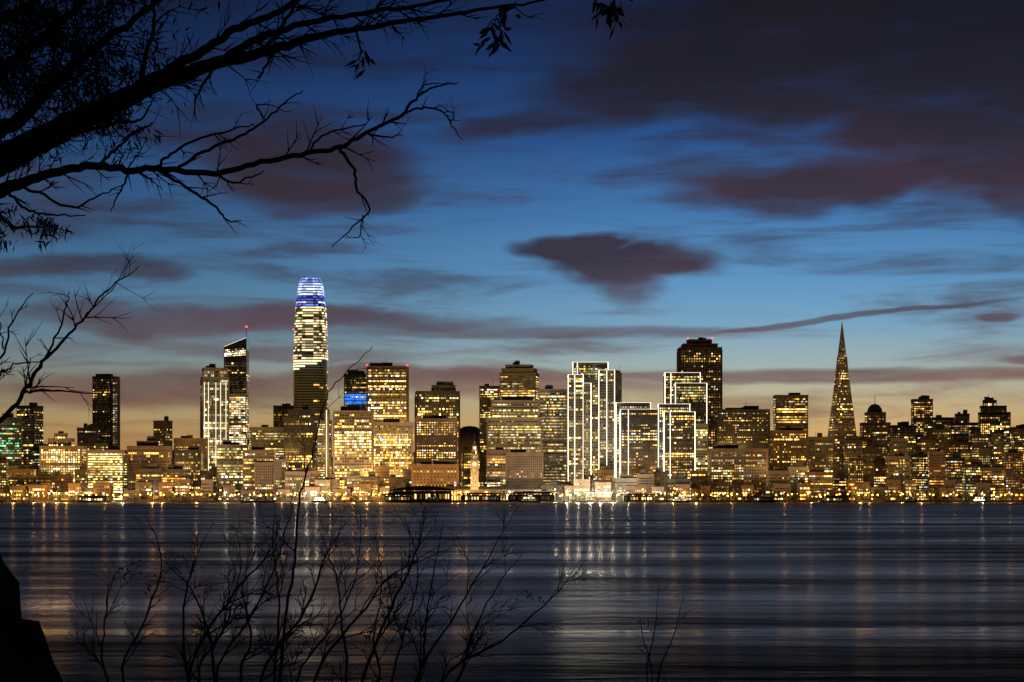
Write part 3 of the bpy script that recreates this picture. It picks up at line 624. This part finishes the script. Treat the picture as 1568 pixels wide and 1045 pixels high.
# ------------------------------------------------------------ sky
w=bpy.data.worlds.new('World'); scene.world=w; w.use_nodes=True; nt=w.node_tree; n=nt.nodes; l=nt.links; n.clear()
def V(x,s):
    if isinstance(x,(int,float)): s.default_value=x
    else: l.new(x,s)
def mth(op,a,b=None,c=None,clamp=False):
    m=n.new('ShaderNodeMath'); m.operation=op; m.use_clamp=clamp; V(a,m.inputs[0])
    if b is not None: V(b,m.inputs[1])
    if c is not None: V(c,m.inputs[2])
    return m.outputs[0]
def mrg(x,a,b,c,d,sm=False):
    r=n.new('ShaderNodeMapRange'); r.interpolation_type='SMOOTHSTEP' if sm else 'LINEAR'; V(x,r.inputs['Value'])
    for k,v in zip(('From Min','From Max','To Min','To Max'),(a,b,c,d)): r.inputs[k].default_value=v
    return r.outputs['Result']
tc=n.new('ShaderNodeTexCoord'); sp=n.new('ShaderNodeSeparateXYZ'); l.new(tc.outputs['Generated'],sp.inputs[0])
X,Y,Z=sp.outputs
az=mth('ARCTAN2',X,Y); el=mth('ARCSINE',Z)
U=mth('MULTIPLY_ADD',az,1/(K*100),7.84); Vv=mth('MULTIPLY_ADD',el,-1/(K*100),7.61)
def nz(su,sv,det,rough=.5,off=0,dist=0):
    cb=n.new('ShaderNodeCombineXYZ'); l.new(mth('MULTIPLY',U,su),cb.inputs[0]); l.new(mth('MULTIPLY',Vv,sv),cb.inputs[1]); cb.inputs[2].default_value=off
    t=n.new('ShaderNodeTexNoise'); t.inputs['Scale'].default_value=1; t.inputs['Detail'].default_value=det; t.inputs['Roughness'].default_value=rough; t.inputs['Distortion'].default_value=dist
    l.new(cb.outputs[0],t.inputs['Vector']); return t
wp=nz(.42,1.05,5,.52); sc=n.new('ShaderNodeSeparateColor'); l.new(wp.outputs['Color'],sc.inputs[0])
U2=mth('MULTIPLY_ADD',mth('SUBTRACT',sc.outputs[0],.5),2.1,U); V2=mth('MULTIPLY_ADD',mth('SUBTRACT',sc.outputs[1],.5),.75,Vv)
V3=mth('MULTIPLY_ADD',mth('SUBTRACT',V2,Vv),.3,Vv)
clouds=[(10.3,1.35,2.1,.62,-.12,1),(8.7,1.8,1.9,.2,-.1,.8),(12.4,.7,3.6,.95,0,1),(14.8,1.0,3.0,1.15,.05,1),(12.6,1.6,2.8,.5,-.05,.95),(10.0,.15,1.3,.5,.2,.5),
(12.9,2.85,2.5,.36,-.08,.98),(14.9,2.35,2.2,.85,.1,1),(11.6,3.0,1.6,.16,-.04,.8),(15.6,3.0,1.0,.5,.3,.9),
(8.85,3.78,.78,.2,.0,1),(10.1,4.02,1.0,.3,.05,1),(9.4,4.15,.7,.42,.3,1),
(4.7,2.6,1.5,.66,.05,.95),(5.0,3.1,1.1,.3,0,.75),(3.4,2.2,1.2,.3,0,.4),
(1.2,4.15,1.7,.2,0,.75),(2.4,4.25,.6,.2,0,.8),(4.0,4.93,3.8,.2,.015,.85),(8.2,5.1,3.2,.1,0,.65),(13.0,4.92,2.4,.05,-.1,.8),
(2.6,5.95,2.2,.28,.02,.8),(6.8,5.85,3.6,.2,0,.8),(13.0,5.78,4.2,.11,0,.8),(15.1,4.95,.35,.06,0,.8),(15.5,5.57,.5,.07,0,.6),(4.5,5.45,1.6,.12,.03,.6),(0.3,3.3,1.6,.4,0,.4)]
acc=None
for cu,cv,ru,rv,an,st in clouds:
    ca,sa=math.cos(an),math.sin(an); du=mth('SUBTRACT',U2,cu); dv=mth('SUBTRACT',V2 if rv>.15 else V3,cv)
    a=mth('MULTIPLY_ADD',dv,sa/ru,mth('MULTIPLY',du,ca/ru)); b=mth('MULTIPLY_ADD',dv,ca/rv,mth('MULTIPLY',du,-sa/rv))
    d=mth('MULTIPLY_ADD',a,a,mth('MULTIPLY',b,b)); mk=mrg(d,1.8,.25,0,st,True)
    acc=mk if acc is None else mth('MAXIMUM',acc,mk)
st1=nz(.3,2.4,5,.6,3,.4); st2=nz(.5,2.6,4,.55,8)
acc=mth('MULTIPLY',acc,mrg(st2.outputs['Fac'],.3,.6,.8,1.08))
streak=mth('MULTIPLY',mrg(st1.outputs['Fac'],.43,.7,0,.66,True),mrg(Vv,0,2.5,.7,1))
acc=mth('MINIMUM',mth('ADD',mth('MULTIPLY',streak,mth('SUBTRACT',1,acc)),acc),.97)
def ramp(stops):
    r=n.new('ShaderNodeValToRGB'); e=r.color_ramp.elements
    while len(e)<len(stops): e.new(.5)
    for k,(pos,c) in enumerate(stops): e[k].position=pos; e[k].color=lin(*c)
    V(mth('MULTIPLY',el,1/.3,None,True),r.inputs['Fac']); return r.outputs['Color']
q=lambda y:(761-y)/1000
sky=ramp([(0,(214,138,64)),(q(700),(208,154,86)),(q(655),(200,164,108)),(q(610),(184,172,136)),(q(560),(152,170,170)),(q(500),(114,158,186)),(q(430),(88,142,186)),(q(330),(62,114,168)),(q(220),(37,79,136)),(q(110),(21,53,104)),(q(0),(12,33,72)),(1,(7,14,34))])
cl=ramp([(0,(140,98,74)),(q(620),(124,92,84)),(q(570),(100,76,80)),(q(490),(80,68,80)),(q(400),(50,44,60)),(q(300),(54,42,56)),(q(200),(36,31,45)),(q(100),(23,22,34)),(q(0),(16,16,27)),(1,(11,11,20))])
def mix(f,a,b,t='MIX'):
    m=n.new('ShaderNodeMix'); m.data_type='RGBA'; m.blend_type=t; V(f,m.inputs[0])
    for s,x in ((m.inputs[6],a),(m.inputs[7],b)):
        if isinstance(x,tuple): s.default_value=x
        else: l.new(x,s)
    return m.outputs[2]
gl=mth('POWER',2.718,mth('MULTIPLY',mth('POWER',mth('ABSOLUTE',mth('MULTIPLY',mth('SUBTRACT',U,12.),1/8.)),2.),-1.))
br=mth('MULTIPLY_ADD',gl,.6,.48)
br=mth('MAXIMUM',br,mth('MULTIPLY',mrg(Vv,5.2,6.4,.0,1.),mrg(U,0,7,.68,.92)))
br=mth('MULTIPLY',br,mrg(Y,.0,.95,.35,1.))
cmb=n.new('ShaderNodeCombineColor'); [l.new(br,cmb.inputs[i]) for i in range(3)]
red=mrg(nz(.35,.9,2,.5,30).outputs['Fac'],.42,.66,0,.5,True)
cl=mix(red,cl,mix(1.,cl,(1.6,1.15,1.05,1),'MULTIPLY'))
base=mix(1.,sky,cmb.outputs[0],'MULTIPLY')
fin=mix(acc,base,mix(1.,cl,mix(.5,(1,1,1,1),cmb.outputs[0]),'MULTIPLY'))
ns=n.new('ShaderNodeTexSky'); ns.sky_type='NISHITA'; ns.sun_disc=False; ns.sun_elevation=math.radians(-3); ns.sun_rotation=math.radians(4)
nsm=n.new('ShaderNodeVectorMath'); nsm.operation='SCALE'; l.new(ns.outputs[0],nsm.inputs[0]); nsm.inputs['Scale'].default_value=.02
tot=n.new('ShaderNodeVectorMath'); tot.operation='ADD'; l.new(fin,tot.inputs[0]); l.new(nsm.outputs[0],tot.inputs[1])
bg=n.new('ShaderNodeBackground'); l.new(tot.outputs[0],bg.inputs[0]); bg.inputs[1].default_value=1.
ow=n.new('ShaderNodeOutputWorld'); l.new(bg.outputs[0],ow.inputs[0])
w.cycles.sampling_method='NONE'
sl=bpy.data.lights.new('sun','SUN'); sl.energy=.006; sl.angle=math.radians(40); sl.color=(1,.6,.4)
so=bpy.data.objects.new('sun',sl); so.rotation_euler=(math.radians(-86),0,math.radians(-4)); scene.collection.objects.link(so)
# ------------------------------------------------------------ camera
cam=bpy.data.cameras.new('camera'); co=bpy.data.objects.new('camera',cam); scene.collection.objects.link(co)
co.location=(0,0,CZ); co.rotation_euler=(math.radians(90),0,0); cam.sensor_width=36; cam.lens=36/(1568*K)
cam.shift_y=(HY-522.5)/1568; cam.clip_start=.1; cam.clip_end=60000
scene.camera=co
